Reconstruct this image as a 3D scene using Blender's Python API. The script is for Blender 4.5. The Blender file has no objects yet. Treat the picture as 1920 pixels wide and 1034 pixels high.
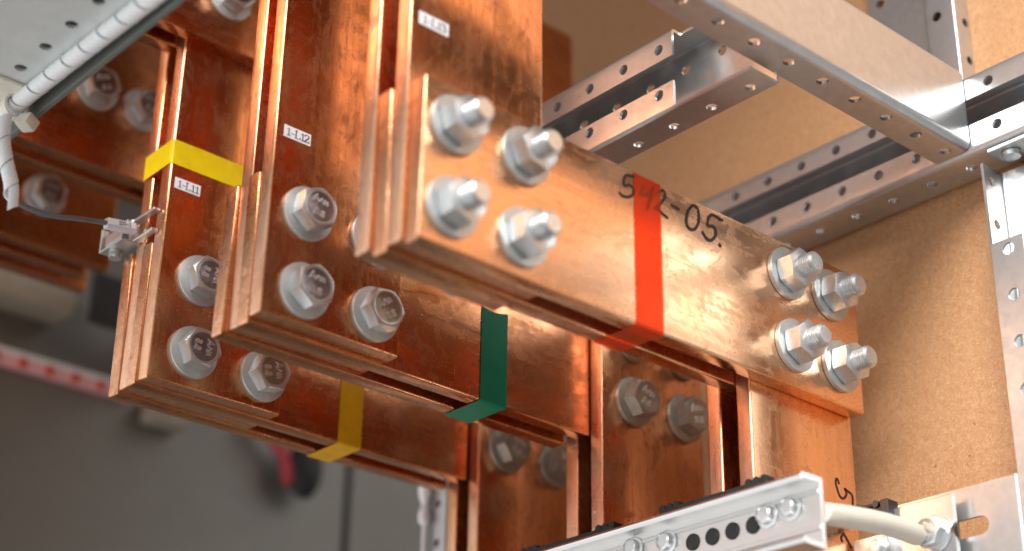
import bpy, bmesh, math, random
from mathutils import Vector, Matrix
random.seed(7)
sc = bpy.context.scene
COL = sc.collection
R90 = math.radians(90)

# ------------------------------------------------------------------ nodes
def mat(name):
    m = bpy.data.materials.new(name); m.use_nodes = True
    nt = m.node_tree; nt.nodes.clear()
    out = nt.nodes.new('ShaderNodeOutputMaterial')
    b = nt.nodes.new('ShaderNodeBsdfPrincipled')
    nt.links.new(b.outputs[0], out.inputs[0])
    return m, nt, b, out
def N(nt, kind, **k):
    n = nt.nodes.new(kind)
    for a, v in k.items():
        if a.startswith('i_'):
            key = a[2:]
            key = int(key) if key.isdigit() else key.replace('_', ' ')
            n.inputs[key].default_value = v
        else: setattr(n, a, v)
    return n
def ramp(nt, src, stops):
    r = nt.nodes.new('ShaderNodeValToRGB'); e = r.color_ramp.elements
    while len(e) < len(stops): e.new(0.5)
    for el, (p, c) in zip(e, stops):
        el.position = p; el.color = (c, c, c, 1) if not isinstance(c, tuple) else (*c, 1)
    nt.links.new(src, r.inputs[0]); return r.outputs[0]
def mix(nt, f, a, b, mode='MIX'):
    n = nt.nodes.new('ShaderNodeMix'); n.data_type = 'RGBA'; n.blend_type = mode
    for s, i in ((f, 0), (a, 6), (b, 7)):
        if hasattr(s, 'node'): nt.links.new(s, n.inputs[i])
        elif isinstance(s, tuple): n.inputs[i].default_value = (*s, 1)
        else: n.inputs[i].default_value = s
    return n.outputs[2]
def math_(nt, op, a, b=0.0):
    n = nt.nodes.new('ShaderNodeMath'); n.operation = op
    for i, s in enumerate((a, b)):
        if hasattr(s, 'node'): nt.links.new(s, n.inputs[i])
        else: n.inputs[i].default_value = s
    return n.outputs[0]
def coords(nt, scale=(1, 1, 1), rot=(0, 0, 0), rnd=True):
    t = nt.nodes.new('ShaderNodeTexCoord'); mp = nt.nodes.new('ShaderNodeMapping')
    mp.inputs['Scale'].default_value = scale; mp.inputs['Rotation'].default_value = rot
    if rnd:
        oi = nt.nodes.new('ShaderNodeObjectInfo')
        add = nt.nodes.new('ShaderNodeVectorMath'); add.operation = 'ADD'
        mu = math_(nt, 'MULTIPLY', oi.outputs['Random'], 3.7)
        nt.links.new(t.outputs['Object'], add.inputs[0]); nt.links.new(mu, add.inputs[1])
        nt.links.new(add.outputs[0], mp.inputs[0])
    else: nt.links.new(t.outputs['Object'], mp.inputs[0])
    return mp.outputs[0]
def noise(nt, co, scale, detail=3.0, rough=0.5, dist=0.0):
    n = N(nt, 'ShaderNodeTexNoise'); n.inputs['Scale'].default_value = scale
    n.inputs['Detail'].default_value = detail; n.inputs['Roughness'].default_value = rough
    n.inputs['Distortion'].default_value = dist
    nt.links.new(co, n.inputs['Vector']); return n.outputs['Fac']
def bump(nt, b, h, strength, dist):
    n = nt.nodes.new('ShaderNodeBump'); n.inputs['Strength'].default_value = strength
    n.inputs['Distance'].default_value = dist
    nt.links.new(h, n.inputs['Height']); nt.links.new(n.outputs[0], b.inputs['Normal'])

def copper(name, bright, dark, ox_lo, ox_hi, rough0, dirt=1.0, edge=False):
    m, nt, b, out = mat(name); L = nt.links
    co = coords(nt)
    coarse = noise(nt, coords(nt, (5, 330, 330)), 1.0, 3, 0.6)
    streak = noise(nt, coords(nt, (9, 1000, 1000)), 1.0, 4, 0.6)
    fine = noise(nt, coords(nt, (30, 2600, 2600)), 1.0, 2, 0.5)
    patch = noise(nt, coords(nt, (0.55, 1, 1)), 30, 6, 0.66, 1.4)
    ox = ramp(nt, patch, [(ox_lo, 0.0), (ox_hi, 1.0)])
    smudge = noise(nt, co, 130, 6, 0.7, 0.8)
    cloud = noise(nt, coords(nt, (0.7, 1, 1)), 62, 5, 0.7, 2.2)
    mid = tuple((a + d) / 2 for a, d in zip(bright, dark)); deep = tuple(v * 0.45 for v in dark)
    c = mix(nt, ox, bright, dark)
    c = mix(nt, ramp(nt, coarse, [(0.42, 0.0), (0.68, 0.5 * dirt)]), c, dark)
    c = mix(nt, ramp(nt, streak, [(0.40, 0.0), (0.70, 0.6 * dirt)]), c, mix(nt, 0.5, c, dark))
    c = mix(nt, ramp(nt, noise(nt, co, 21, 4, 0.6), [(0.5, 0.0), (0.68, 0.45)]), c, (mid[0] * 1.1, mid[1] * 1.1, mid[2] * 0.6))
    c = mix(nt, ramp(nt, cloud, [(0.56, 0.0), (0.70, 0.75 * dirt)]), c, (deep[0] * 0.95, deep[1] * 0.8, deep[2] * 0.85))
    c = mix(nt, ramp(nt, smudge, [(0.57, 0.0), (0.70, 0.5 * dirt)]), c, dark)
    sp = ramp(nt, noise(nt, co, 900, 2, 0.5), [(0.65, 0.0), (0.73, 0.55)])
    c = mix(nt, sp, c, deep)
    w1 = ramp(nt, noise(nt, coords(nt, (1500, 40, 60), (0.3, 0.75, 0.5)), 1.0, 2, 0.5), [(0.69, 0.0), (0.73, 1.0)])
    w2 = ramp(nt, noise(nt, coords(nt, (60, 40, 1700), (0.2, -0.5, 0.3)), 1.0, 2, 0.5), [(0.70, 0.0), (0.74, 1.0)])
    scr = math_(nt, 'MULTIPLY', math_(nt, 'MAXIMUM', w1, w2), ramp(nt, noise(nt, co, 50, 3), [(0.42, 0.0), (0.58, 1.0)]))
    c = mix(nt, math_(nt, 'MULTIPLY', scr, 0.6), c, (min(1, bright[0] * 1.05), bright[1] * 1.2, bright[2] * 1.35))
    L.new(c, b.inputs['Base Color'])
    L.new(math_(nt, 'SUBTRACT', 1.0, math_(nt, 'MULTIPLY', ox, 0.12)), b.inputs['Metallic'])
    r = math_(nt, 'ADD', rough0, math_(nt, 'MULTIPLY', ox, 0.10))
    r = math_(nt, 'ADD', r, ramp(nt, coarse, [(0.35, 0.0), (0.75, 0.12)]))
    r = math_(nt, 'ADD', r, ramp(nt, cloud, [(0.45, 0.0), (0.7, 0.16)]))
    r = math_(nt, 'ADD', r, math_(nt, 'MULTIPLY', scr, 0.15))
    L.new(r, b.inputs['Roughness'])
    h = math_(nt, 'ADD', math_(nt, 'MULTIPLY', streak, 0.7), math_(nt, 'MULTIPLY', fine, 0.5))
    h = math_(nt, 'ADD', h, math_(nt, 'MULTIPLY', coarse, 0.8 if not edge else 1.6))
    h = math_(nt, 'SUBTRACT', h, math_(nt, 'MULTIPLY', scr, 0.6))
    if edge: h = math_(nt, 'ADD', h, math_(nt, 'MULTIPLY', smudge, 2.0))
    bump(nt, b, h, 0.10 if not edge else 0.4, 0.00018 if not edge else 0.0003)
    return m
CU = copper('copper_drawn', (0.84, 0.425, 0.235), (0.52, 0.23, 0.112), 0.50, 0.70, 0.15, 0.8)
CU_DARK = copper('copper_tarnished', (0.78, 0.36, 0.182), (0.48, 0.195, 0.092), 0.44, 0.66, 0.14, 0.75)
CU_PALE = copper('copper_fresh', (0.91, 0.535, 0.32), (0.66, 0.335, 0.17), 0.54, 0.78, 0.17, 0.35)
CU_EDGE = copper('copper_edge', (0.86, 0.52, 0.36), (0.60, 0.30, 0.17), 0.52, 0.72, 0.26, 0.7, True)
CU_CUT = copper('copper_sawn', (0.80, 0.43, 0.26), (0.52, 0.24, 0.12), 0.50, 0.70, 0.24, 0.8, True)

def metal(name, col, rough, var=0.25, scale=220, met=1.0, bmp=0.05, stretch=(1, 1, 1), spot=0.0):
    m, nt, b, out = mat(name); L = nt.links
    co = coords(nt, stretch)
    n1 = noise(nt, co, scale, 5, 0.65, 0.4); n2 = noise(nt, co, scale * 6, 3, 0.6)
    n3 = noise(nt, coords(nt), 45, 4, 0.6)
    c = mix(nt, ramp(nt, n1, [(0.35, 0.0), (0.7, 1.0)]), col, tuple(v * (1 - var) for v in col))
    c = mix(nt, ramp(nt, n3, [(0.45, 0.0), (0.7, 0.6)]), c, tuple(v * (1 - var * 0.8) for v in col))
    if spot:
        s = ramp(nt, noise(nt, coords(nt), 1300, 2, 0.5), [(0.62, 0.0), (0.70, spot)])
        c = mix(nt, s, c, tuple(v * 0.35 for v in col))
    L.new(c, b.inputs['Base Color'])
    b.inputs['Metallic'].default_value = met
    r = math_(nt, 'ADD', rough - 0.08, math_(nt, 'MULTIPLY', n1, 0.16))
    r = math_(nt, 'ADD', r, math_(nt, 'MULTIPLY', n3, 0.08))
    L.new(r, b.inputs['Roughness'])
    bump(nt, b, math_(nt, 'ADD', n2, n1), bmp, 0.0003)
    return m
ZINC = metal('zinc_hardware', (0.75, 0.775, 0.785), 0.29, 0.18, 420, 0.85, 0.06, spot=0.35)
ZINC_GREY = metal('zinc_washer', (0.66, 0.695, 0.70), 0.42, 0.15, 500, 0.75, 0.08, spot=0.25)
HEAD = metal('bolt_head_face', (0.40, 0.355, 0.38), 0.36, 0.35, 500, 1.0, 0.10, spot=0.4)
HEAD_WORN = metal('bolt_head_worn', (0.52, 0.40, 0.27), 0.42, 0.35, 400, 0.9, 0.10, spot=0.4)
GALV = metal('galvanised_sheet', (0.595, 0.605, 0.61), 0.29, 0.16, 150, 0.86, 0.07, (1, 1, 1), 0.18)
GALV_DULL = metal('galvanised_dull', (0.55, 0.555, 0.55), 0.38, 0.2, 150, 0.8, 0.07)
PLATE = metal('pale_steel', (0.76, 0.785, 0.775), 0.46, 0.12, 90, 0.35, 0.05)
ALU = metal('extruded_aluminium', (0.80, 0.79, 0.78), 0.26, 0.12, 160, 1.0, 0.06, (900, 8, 900))

def plastic(name, col, rough, var=0.15, scale=300, trans=0.0, sss=0.0, bmp=0.0):
    m, nt, b, out = mat(name); L = nt.links
    n1 = noise(nt, coords(nt), scale, 4, 0.6)
    c = mix(nt, ramp(nt, n1, [(0.35, 0.0), (0.7, 1.0)]), col, tuple(v * (1 - var) for v in col))
    L.new(c, b.inputs['Base Color'])
    L.new(math_(nt, 'ADD', rough, math_(nt, 'MULTIPLY', n1, 0.12)), b.inputs['Roughness'])
    if trans:
        b.inputs['Transmission Weight'].default_value = trans; b.inputs['IOR'].default_value = 1.4
    if sss:
        b.inputs['Subsurface Weight'].default_value = sss
        b.inputs['Subsurface Radius'].default_value = (0.004, 0.004, 0.004)
    if bmp: bump(nt, b, n1, bmp, 0.0004)
    return m
def tape_mat(name, col, clear=0.0):
    m, nt, b, out = mat(name); L = nt.links
    n1 = noise(nt, coords(nt), 120, 4, 0.6); n2 = noise(nt, coords(nt, (1, 60, 400)), 6, 3, 0.5)
    c = mix(nt, ramp(nt, n1, [(0.35, 0.0), (0.7, 1.0)]), col, tuple(v * 0.84 for v in col))
    L.new(c, b.inputs['Base Color'])
    L.new(math_(nt, 'ADD', 0.30, math_(nt, 'MULTIPLY', n2, 0.15)), b.inputs['Roughness'])
    bump(nt, b, math_(nt, 'ADD', n1, n2), 0.12, 0.0003); b.inputs['Specular IOR Level'].default_value = 0.28
    if clear:
        t = nt.nodes.new('ShaderNodeBsdfTransparent'); t.inputs[0].default_value = (1.0, 0.26, 0.10, 1)
        ms = nt.nodes.new('ShaderNodeMixShader'); ms.inputs[0].default_value = clear
        L.new(b.outputs[0], ms.inputs[1]); L.new(t.outputs[0], ms.inputs[2]); L.new(ms.outputs[0], out.inputs[0])
    return m
T_RED = tape_mat('red_tape', (1.0, 0.155, 0.045), 0.71)
T_GREEN = tape_mat('green_tape', (0.001, 0.17, 0.088))
T_AMBER = tape_mat('amber_tape', (0.72, 0.37, 0.006))
T_YELLOW = tape_mat('yellow_tape', (0.80, 0.56, 0.008))
PAPER = plastic('paper_label', (0.82, 0.82, 0.86), 0.5, 0.04)
INK = plastic('black_ink', (0.02, 0.018, 0.02), 0.45, 0.1)
MARKER = plastic('marker_ink', (0.035, 0.022, 0.02), 0.5, 0.4, 900)
BLACK = plastic('black_plastic', (0.018, 0.018, 0.02), 0.38, 0.3, 400, bmp=0.1)
RUBBER = plastic('black_rubber', (0.014, 0.014, 0.014), 0.55, 0.3, 600, bmp=0.2)
NYLON = plastic('natural_nylon', (0.80, 0.76, 0.66), 0.35, 0.08, 200, sss=0.5)
ROD = plastic('cream_rod', (0.74, 0.68, 0.58), 0.42, 0.10, 90, sss=0.2, bmp=0.05)
WRAP = plastic('translucent_wrap', (0.96, 0.97, 0.99), 0.22, 0.02, 200, trans=0.15, sss=0.25)
WIRE = plastic('grey_wire', (0.16, 0.17, 0.18), 0.35, 0.3, 300)
SLEEVE = plastic('clear_sleeve', (0.84, 0.80, 0.88), 0.2, 0.05, 200, trans=0.3, sss=0.2)
PANEL = metal('grey_panel', (0.225, 0.213, 0.192), 0.44, 0.12, 5, 0.55, 0.04)
BEIGE = plastic('beige_paint', (0.36, 0.31, 0.24), 0.5, 0.1, 60)
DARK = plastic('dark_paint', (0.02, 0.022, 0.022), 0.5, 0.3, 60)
WHITE = plastic('white_plastic', (0.85, 0.84, 0.84), 0.35, 0.05, 200)
PINK = plastic('pink_tape', (0.95, 0.50, 0.50), 0.4, 0.15, 120)
REDD = plastic('red_dash', (0.75, 0.05, 0.03), 0.4, 0.1, 120)
CRIMSON = plastic('crimson_cloth', (0.50, 0.05, 0.07), 0.7, 0.3, 120)

def hardboard():
    m, nt, b, out = mat('hardboard'); L = nt.links
    co = coords(nt, rnd=False)
    big = noise(nt, co, 9, 4, 0.55); mid = noise(nt, co, 330, 6, 0.72, 1.0); fib = noise(nt, co, 1100, 3, 0.6, 1.5)
    c = mix(nt, ramp(nt, mid, [(0.36, 0.0), (0.66, 1.0)]), (0.57, 0.305, 0.150), (0.40, 0.19, 0.082))
    c = mix(nt, ramp(nt, fib, [(0.52, 0.0), (0.68, 0.7)]), c, (0.78, 0.52, 0.30))
    c = mix(nt, ramp(nt, big, [(0.4, 0.0), (0.7, 0.3)]), c, (0.50, 0.27, 0.12))
    fl = ramp(nt, noise(nt, coords(nt, (1, 1, 0.45), (0.5, 0, 0), rnd=False), 230, 3, 0.7, 1.5), [(0.685, 0.0), (0.735, 0.8)])
    c = mix(nt, fl, c, (0.20, 0.085, 0.03))
    L.new(c, b.inputs['Base Color']); b.inputs['Roughness'].default_value = 0.55
    bump(nt, b, math_(nt, 'ADD', mid, fib), 0.25, 0.0004)
    return m
BOARD = hardboard()

# ------------------------------------------------------------------ objects
def tag(o, label=None, cat=None, group=None, kind=None):
    for k, v in (('label', label), ('category', cat), ('group', group), ('kind', kind)):
        if v: o[k] = v
    return o
def obj(name, bm, m, parent=None, loc=(0, 0, 0), rot=(0, 0, 0), smooth=35):
    me = bpy.data.meshes.new(name)
    if isinstance(bm, bpy.types.Mesh): me = bm
    else:
        bmesh.ops.recalc_face_normals(bm, faces=bm.faces[:]) if smooth is not None else None
        bm.to_mesh(me); bm.free()
    if not me.materials: me.materials.append(m)
    if smooth:
        me.polygons.foreach_set('use_smooth', [True] * len(me.polygons))
        me.set_sharp_from_angle(angle=math.radians(smooth))
    o = bpy.data.objects.new(name, me); COL.objects.link(o)
    o.location = loc; o.rotation_euler = rot; o.parent = parent
    return o
def empty(name, loc, rot=(0, 0, 0)):
    o = bpy.data.objects.new(name, None); COL.objects.link(o)
    o.empty_display_size = 0.01; o.location = loc; o.rotation_euler = rot
    return o
def box_bm(x0, x1, y0, y1, z0, z1, bev=0.0, seg=3, bm=None):
    bm = bm or bmesh.new()
    vs = [bm.verts.new(p) for p in ((x0, y0, z0), (x1, y0, z0), (x1, y1, z0), (x0, y1, z0), (x0, y0, z1), (x1, y0, z1), (x1, y1, z1), (x0, y1, z1))]
    fs = [bm.faces.new([vs[i] for i in q]) for q in ((0, 3, 2, 1), (4, 5, 6, 7), (0, 1, 5, 4), (1, 2, 6, 5), (2, 3, 7, 6), (3, 0, 4, 7))]
    if bev:
        es = list({e for f in fs for e in f.edges})
        bmesh.ops.bevel(bm, geom=es, offset=bev, segments=seg, profile=0.5, affect='EDGES')
    return bm
def cyl_bm(p0, p1, r0, r1=None, n=24, bm=None, cap=True):
    bm = bm or bmesh.new(); r1 = r0 if r1 is None else r1
    p0 = Vector(p0); p1 = Vector(p1); d = (p1 - p0).normalized()
    u = d.orthogonal().normalized(); v = d.cross(u)
    ra = []; rb = []
    for i in range(n):
        a = 2 * math.pi * i / n; w = u * math.cos(a) + v * math.sin(a)
        ra.append(bm.verts.new(p0 + w * r0)); rb.append(bm.verts.new(p1 + w * r1))
    for i in range(n):
        j = (i + 1) % n; bm.faces.new((ra[i], ra[j], rb[j], rb[i]))
    if cap: bm.faces.new(ra[::-1]); bm.faces.new(rb)
    return bm
def lathe_bm(prof, n=40, bm=None, cap0=True, cap1=True):
    bm = bm or bmesh.new(); rings = []
    for r, z in prof:
        rings.append([bm.verts.new((r * math.cos(2 * math.pi * i / n), r * math.sin(2 * math.pi * i / n), z)) for i in range(n)])
    for a, b in zip(rings, rings[1:]):
        for i in range(n):
            j = (i + 1) % n; bm.faces.new((a[i], a[j], b[j], b[i]))
    if cap0: bm.faces.new(rings[0][::-1])
    if cap1: bm.faces.new(rings[-1])
    return bm
def hex_bm(af, h, cham_low=False, top_r=0.94, dish=0.0):
    """hexagon with the real conical chamfer, base at z = 0"""
    bm = bmesh.new(); n = 72; ap = af / 2; rc = ap * top_r
    def rh(a):
        q = (a + math.pi / 6) % (math.pi / 3) - math.pi / 6
        return ap / math.cos(q)
    def ring(f): return [bm.verts.new(f(2 * math.pi * i / n)) for i in range(n)]
    k = math.tan(math.radians(28))
    def P(r, a, z): return (r * math.cos(a), r * math.sin(a), z)
    rings = []
    if cham_low:
        rings.append(ring(lambda a: P(rc, a, 0)))
        rings.append(ring(lambda a: P(rh(a), a, (rh(a) - rc) * k)))
    else: rings.append(ring(lambda a: P(rh(a), a, 0)))
    rings.append(ring(lambda a: P(rh(a), a, h - (rh(a) - rc) * k)))
    rings.append(ring(lambda a: P(rc, a, h)))
    if dish:
        rings.append(ring(lambda a: P(rc * 0.93, a, h))); rings.append(ring(lambda a: P(rc * 0.86, a, h - dish)))
    for a, b in zip(rings, rings[1:]):
        for i in range(n):
            j = (i + 1) % n; bm.faces.new((a[i], a[j], b[j], b[i]))
    bm.faces.new(rings[0][::-1]); bm.faces.new(rings[-1])
    return bm
def catmull(pts, n=6):
    if len(pts) < 3: return [tuple(p) for p in pts]
    P = [Vector(p) for p in pts]; P = [P[0] * 2 - P[1]] + P + [P[-1] * 2 - P[-2]]
    out = []
    for i in range(1, len(P) - 2):
        for k in range(n):
            t = k / n; a, b, c, d = P[i - 1], P[i], P[i + 1], P[i + 2]
            out.append(0.5 * (2 * b + (c - a) * t + (2 * a - 5 * b + 4 * c - d) * t * t + (3 * b - a - 3 * c + d) * t ** 3))
    out.append(P[-2]); return [tuple(p) for p in out]
def strokes_bm(strokes, w, z0=0.0, smooth=True, thick=0.0, wfun=None):
    """pen strokes in the local XY plane as flat ribbons with round ends, facing +Z"""
    bm = bmesh.new()
    for si, s in enumerate(strokes):
        pts = catmull([(p[0], p[1], 0) for p in s]) if smooth else [(p[0], p[1], 0) for p in s]
        P = [Vector(p) for p in pts]; z = z0 + si * 2e-5; L = []; Rr = []
        for i, p in enumerate(P):
            d = (P[min(i + 1, len(P) - 1)] - P[max(i - 1, 0)])
            if d.length < 1e-9: d = Vector((1, 0, 0))
            d.normalize(); nrm = Vector((-d.y, d.x, 0)); hw = w / 2
            if wfun: hw = wfun(d) / 2
            L.append(bm.verts.new((p + nrm * hw) + Vector((0, 0, z)))); Rr.append(bm.verts.new((p - nrm * hw) + Vector((0, 0, z))))
        for i in range(len(P) - 1): bm.faces.new((L[i], Rr[i], Rr[i + 1], L[i + 1]))
        for (a, b, e, sg) in ((L[0], Rr[0], P[0], -1), (L[-1], Rr[-1], P[-1], 1)):
            d = (P[1] - P[0]) if sg < 0 else (P[-1] - P[-2])
            if d.length < 1e-9: continue
            d.normalize(); nrm = Vector((-d.y, d.x, 0)); hw = (a.co - b.co).length / 2
            fan = [a] if sg < 0 else [b]
            for k in range(1, 6):
                t = math.pi * k / 6
                q = e + nrm * hw * math.cos(t) * (1 if sg < 0 else -1) + d * sg * hw * math.sin(t)
                fan.append(bm.verts.new((q.x, q.y, z)))
            fan.append(b if sg < 0 else a)
            try: bm.faces.new(fan)
            except ValueError: pass
    if thick:
        g = bmesh.ops.extrude_face_region(bm, geom=bm.faces[:])
        bmesh.ops.translate(bm, vec=(0, 0, -thick), verts=[v for v in g['geom'] if isinstance(v, bmesh.types.BMVert)])
    return bm
GL = {'1': [[(.22, .78), (.45, 1), (.45, 0)], [(.2, 0), (.7, 0)]],
      '-': [[(.15, .38), (.7, .38)]],
      'L': [[(.25, 1), (.25, 0), (.85, 0), (.85, .2)], [(.08, 1), (.45, 1)], [(.08, 0), (.3, 0)]],
      '2': [[(.12, .78), (.2, .95), (.45, 1.0), (.68, .85), (.62, .6), (.3, .25), (.1, 0.02)], [(.1, 0.02), (.75, 0.02), (.78, .14)]],
      '3': [[(.14, .82), (.3, .98), (.55, .95), (.64, .76), (.5, .56), (.3, .53)], [(.42, .54), (.68, .42), (.68, .14), (.45, 0), (.15, .06)]],
      '0': [[(.4, 1), (.15, .75), (.15, .25), (.4, 0), (.65, .25), (.65, .75), (.4, 1)]],
      '8': [[(.4, .54), (.18, .72), (.25, .95), (.5, .98), (.64, .78), (.4, .54), (.14, .3), (.2, .04), (.5, 0), (.68, .22), (.4, .54)]],
      '.': [[(.3, 0.02), (.34, 0.06)]]}
SM = set('2380')
def text_strokes(s, h, adv=None):
    out = []; x = 0.0
    w = {'1': .62, '-': .62, 'L': .78, '2': .78, '3': .74, '0': .74, '8': .78, '.': .42}
    for ch in s:
        for st in GL[ch]:
            q = catmull([(a, b, 0) for a, b in st], 5) if ch in SM and len(st) > 3 else [(a, b, 0) for a, b in st]
            out.append([((x + a[0]) * h, a[1] * h) for a in q])
        x += w[ch]
    W = x * h
    return [[(a - W / 2, b - h / 2) for a, b in st] for st in out]
def ribbon(name, path, wv, m, label, cat, group=None, parent=None, thick=0.0002, crinkle=0.0, notch=0.0):
    """tape: a path of points swept along the vector wv (its width)"""
    bm = bmesh.new(); wv = Vector(wv); rows = []; nw = 6
    P = [Vector(p) for p in path]; dense = []
    for a, b in zip(P, P[1:]):
        k = max(1, int((b - a).length / 0.002))
        dense += [a.lerp(b, i / k) for i in range(k)]
    dense.append(P[-1])
    for i, p in enumerate(dense):
        e = (random.uniform(-1, 1) * crinkle, random.uniform(-1, 1) * crinkle)
        rows.append([bm.verts.new(p + wv * (j / nw) + wv.normalized() * (e[0] if j == 0 else e[1] if j == nw else 0)) for j in range(nw + 1)])
    if notch:
        d = (dense[0] - dense[1]).normalized()
        for v, q in zip(rows[0], (0.3, -0.5, -1.0, -1.1, -0.9, -0.4, 0.2)): v.co += d * q * notch
    for a, b in zip(rows, rows[1:]):
        for j in range(nw): bm.faces.new((a[j], a[j + 1], b[j + 1], b[j]))
    o = obj(name, bm, m, parent, smooth=40)
    if label: tag(o, label, cat, group)
    return o
def fillet(pts, r, seg=6):
    out = [Vector(pts[0])]
    for a, b, c in zip(pts, pts[1:], pts[2:]):
        a, b, c = Vector(a), Vector(b), Vector(c); u = (a - b).normalized(); v = (c - b).normalized()
        ang = u.angle(v); t = min(r / math.tan(ang / 2), (a - b).length * .49, (c - b).length * .49); rr = t * math.tan(ang / 2)
        cen = b + (u + v).normalized() * (rr / math.sin(ang / 2)); p0 = b + u * t - cen; p1 = b + v * t - cen
        for k in range(seg + 1):
            w = (p0 * (1 - k / seg) + p1 * (k / seg)).normalized() * rr; out.append(cen + w)
    out.append(Vector(pts[-1])); return out
def channel_bm(prof, r, t, fr, s0, s1, bm=None):
    """sheet profile (2D polyline, fillets r, thickness t to its left) swept from s0 to s1; fr(a, b, s) -> xyz"""
    bm = bm or bmesh.new(); P = fillet(prof, r); inner = []
    for i, p in enumerate(P):
        d = (P[min(i + 1, len(P) - 1)] - P[max(i - 1, 0)]).normalized()
        d0 = (p - P[i - 1]).normalized() if i else d
        d1 = (P[i + 1] - p).normalized() if i < len(P) - 1 else d
        m_ = Vector((-d0.y - d1.y, d0.x + d1.x)); m_.normalize()
        cosv = max(0.6, m_.dot(Vector((-d0.y, d0.x)))); inner.append(p + m_ * (t / cosv))
    rings = []
    for s in (s0, s1):
        rings.append(([bm.verts.new(fr(p.x, p.y, s)) for p in P], [bm.verts.new(fr(p.x, p.y, s)) for p in inner]))
    (a0, b0), (a1, b1) = rings; n = len(P)
    for i in range(n - 1):
        bm.faces.new((a0[i], a0[i + 1], a1[i + 1], a1[i])); bm.faces.new((b0[i + 1], b0[i], b1[i], b1[i + 1]))
        bm.faces.new((a0[i + 1], a0[i], b0[i], b0[i + 1])); bm.faces.new((a1[i], a1[i + 1], b1[i + 1], b1[i]))
    for i in (0, n - 1): bm.faces.new((a0[i], a1[i], b1[i], b0[i]))
    bmesh.ops.recalc_face_normals(bm, faces=bm.faces[:])
    return bm
def cut(o, cutters):
    bm = bmesh.new()
    for c in cutters:
        if c[0] == 'cyl': cyl_bm(c[1], c[2], c[3], n=28, bm=bm)
        else: box_bm(*c[1], bm=bm)
    bmesh.ops.recalc_face_normals(bm, faces=bm.faces[:])
    me = bpy.data.meshes.new('cut'); bm.to_mesh(me); bm.free()
    co = bpy.data.objects.new('cut', me); COL.objects.link(co)
    md = o.modifiers.new('b', 'BOOLEAN'); md.operation = 'DIFFERENCE'; md.object = co; md.solver = 'EXACT'; md.use_self = True
    dg = bpy.context.evaluated_depsgraph_get(); dg.update()
    nm = bpy.data.meshes.new_from_object(o.evaluated_get(dg)); o.modifiers.clear(); old = o.data; o.data = nm; nm.name = old.name
    bpy.data.objects.remove(co); bpy.data.meshes.remove(me)
    nm.polygons.foreach_set('use_smooth', [True] * len(nm.polygons)); nm.set_sharp_from_angle(angle=math.radians(30))
    return o

# ------------------------------------------------------------------ copper bars
T = 0.0096
def bar(x0, x1, y0, z0, z1, m, label, group, vertical=False, th=T, bev=0.0013, name='copper_busbar'):
    """a flat bar; its mesh lies along local X so that the drawn streaks follow its length"""
    cx, cy, cz = (x0 + x1) / 2, y0 + th / 2, (z0 + z1) / 2
    g = 0.00006
    lx, lz = ((z1 - z0), (x1 - x0)) if vertical else ((x1 - x0), (z1 - z0))
    bm = box_bm(-lx / 2, lx / 2, -th / 2 + g, th / 2 - g, -lz / 2, lz / 2, bev, 4)
    # sawn ends are a little out of true
    for v in bm.verts:
        if abs(abs(v.co.x) - lx / 2) < bev * 2.5:
            v.co.x += 0.0009 * math.sin(v.co.z * 55 + cy * 90 + cx * 31) * (0.6 if v.co.y > 0 else 1)
    bm.normal_update()
    for f in bm.faces:
        if abs(f.normal.x) > 0.6: f.material_index = 2
        elif abs(f.normal.y) < 0.75 and vertical: f.material_index = 1
    o = obj(name, bm, m, None, (cx, cy, cz), (0, R90 if vertical else 0, 0)); o.data.materials.append(CU_EDGE); o.data.materials.append(CU_CUT)
    return tag(o, label, 'busbar', group)
VG = 'vertical copper busbars'; HG = 'horizontal copper busbars'
# red phase: horizontal bars in front
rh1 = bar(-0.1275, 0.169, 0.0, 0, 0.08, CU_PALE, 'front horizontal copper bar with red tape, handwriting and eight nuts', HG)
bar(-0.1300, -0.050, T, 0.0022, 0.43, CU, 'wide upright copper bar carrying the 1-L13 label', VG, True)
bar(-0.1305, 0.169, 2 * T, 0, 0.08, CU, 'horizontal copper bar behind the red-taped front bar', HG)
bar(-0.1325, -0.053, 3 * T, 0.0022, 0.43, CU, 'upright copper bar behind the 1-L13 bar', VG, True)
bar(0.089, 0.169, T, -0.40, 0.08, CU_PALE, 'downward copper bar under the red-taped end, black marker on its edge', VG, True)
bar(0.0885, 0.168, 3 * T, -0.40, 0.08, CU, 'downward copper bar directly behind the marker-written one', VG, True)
# green phase
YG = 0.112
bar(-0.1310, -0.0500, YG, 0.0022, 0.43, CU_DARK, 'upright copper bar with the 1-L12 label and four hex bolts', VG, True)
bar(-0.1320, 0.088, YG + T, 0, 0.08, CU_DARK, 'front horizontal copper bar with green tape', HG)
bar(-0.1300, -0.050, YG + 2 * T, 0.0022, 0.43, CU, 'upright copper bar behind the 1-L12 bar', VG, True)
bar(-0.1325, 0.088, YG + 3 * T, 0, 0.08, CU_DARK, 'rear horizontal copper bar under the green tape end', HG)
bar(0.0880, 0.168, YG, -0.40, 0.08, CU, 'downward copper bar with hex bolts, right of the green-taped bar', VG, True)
bar(0.0880, 0.168, YG + 2 * T, -0.40, 0.08, CU_DARK, 'downward copper bar behind the bolted one right of green tape', VG, True)
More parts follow.
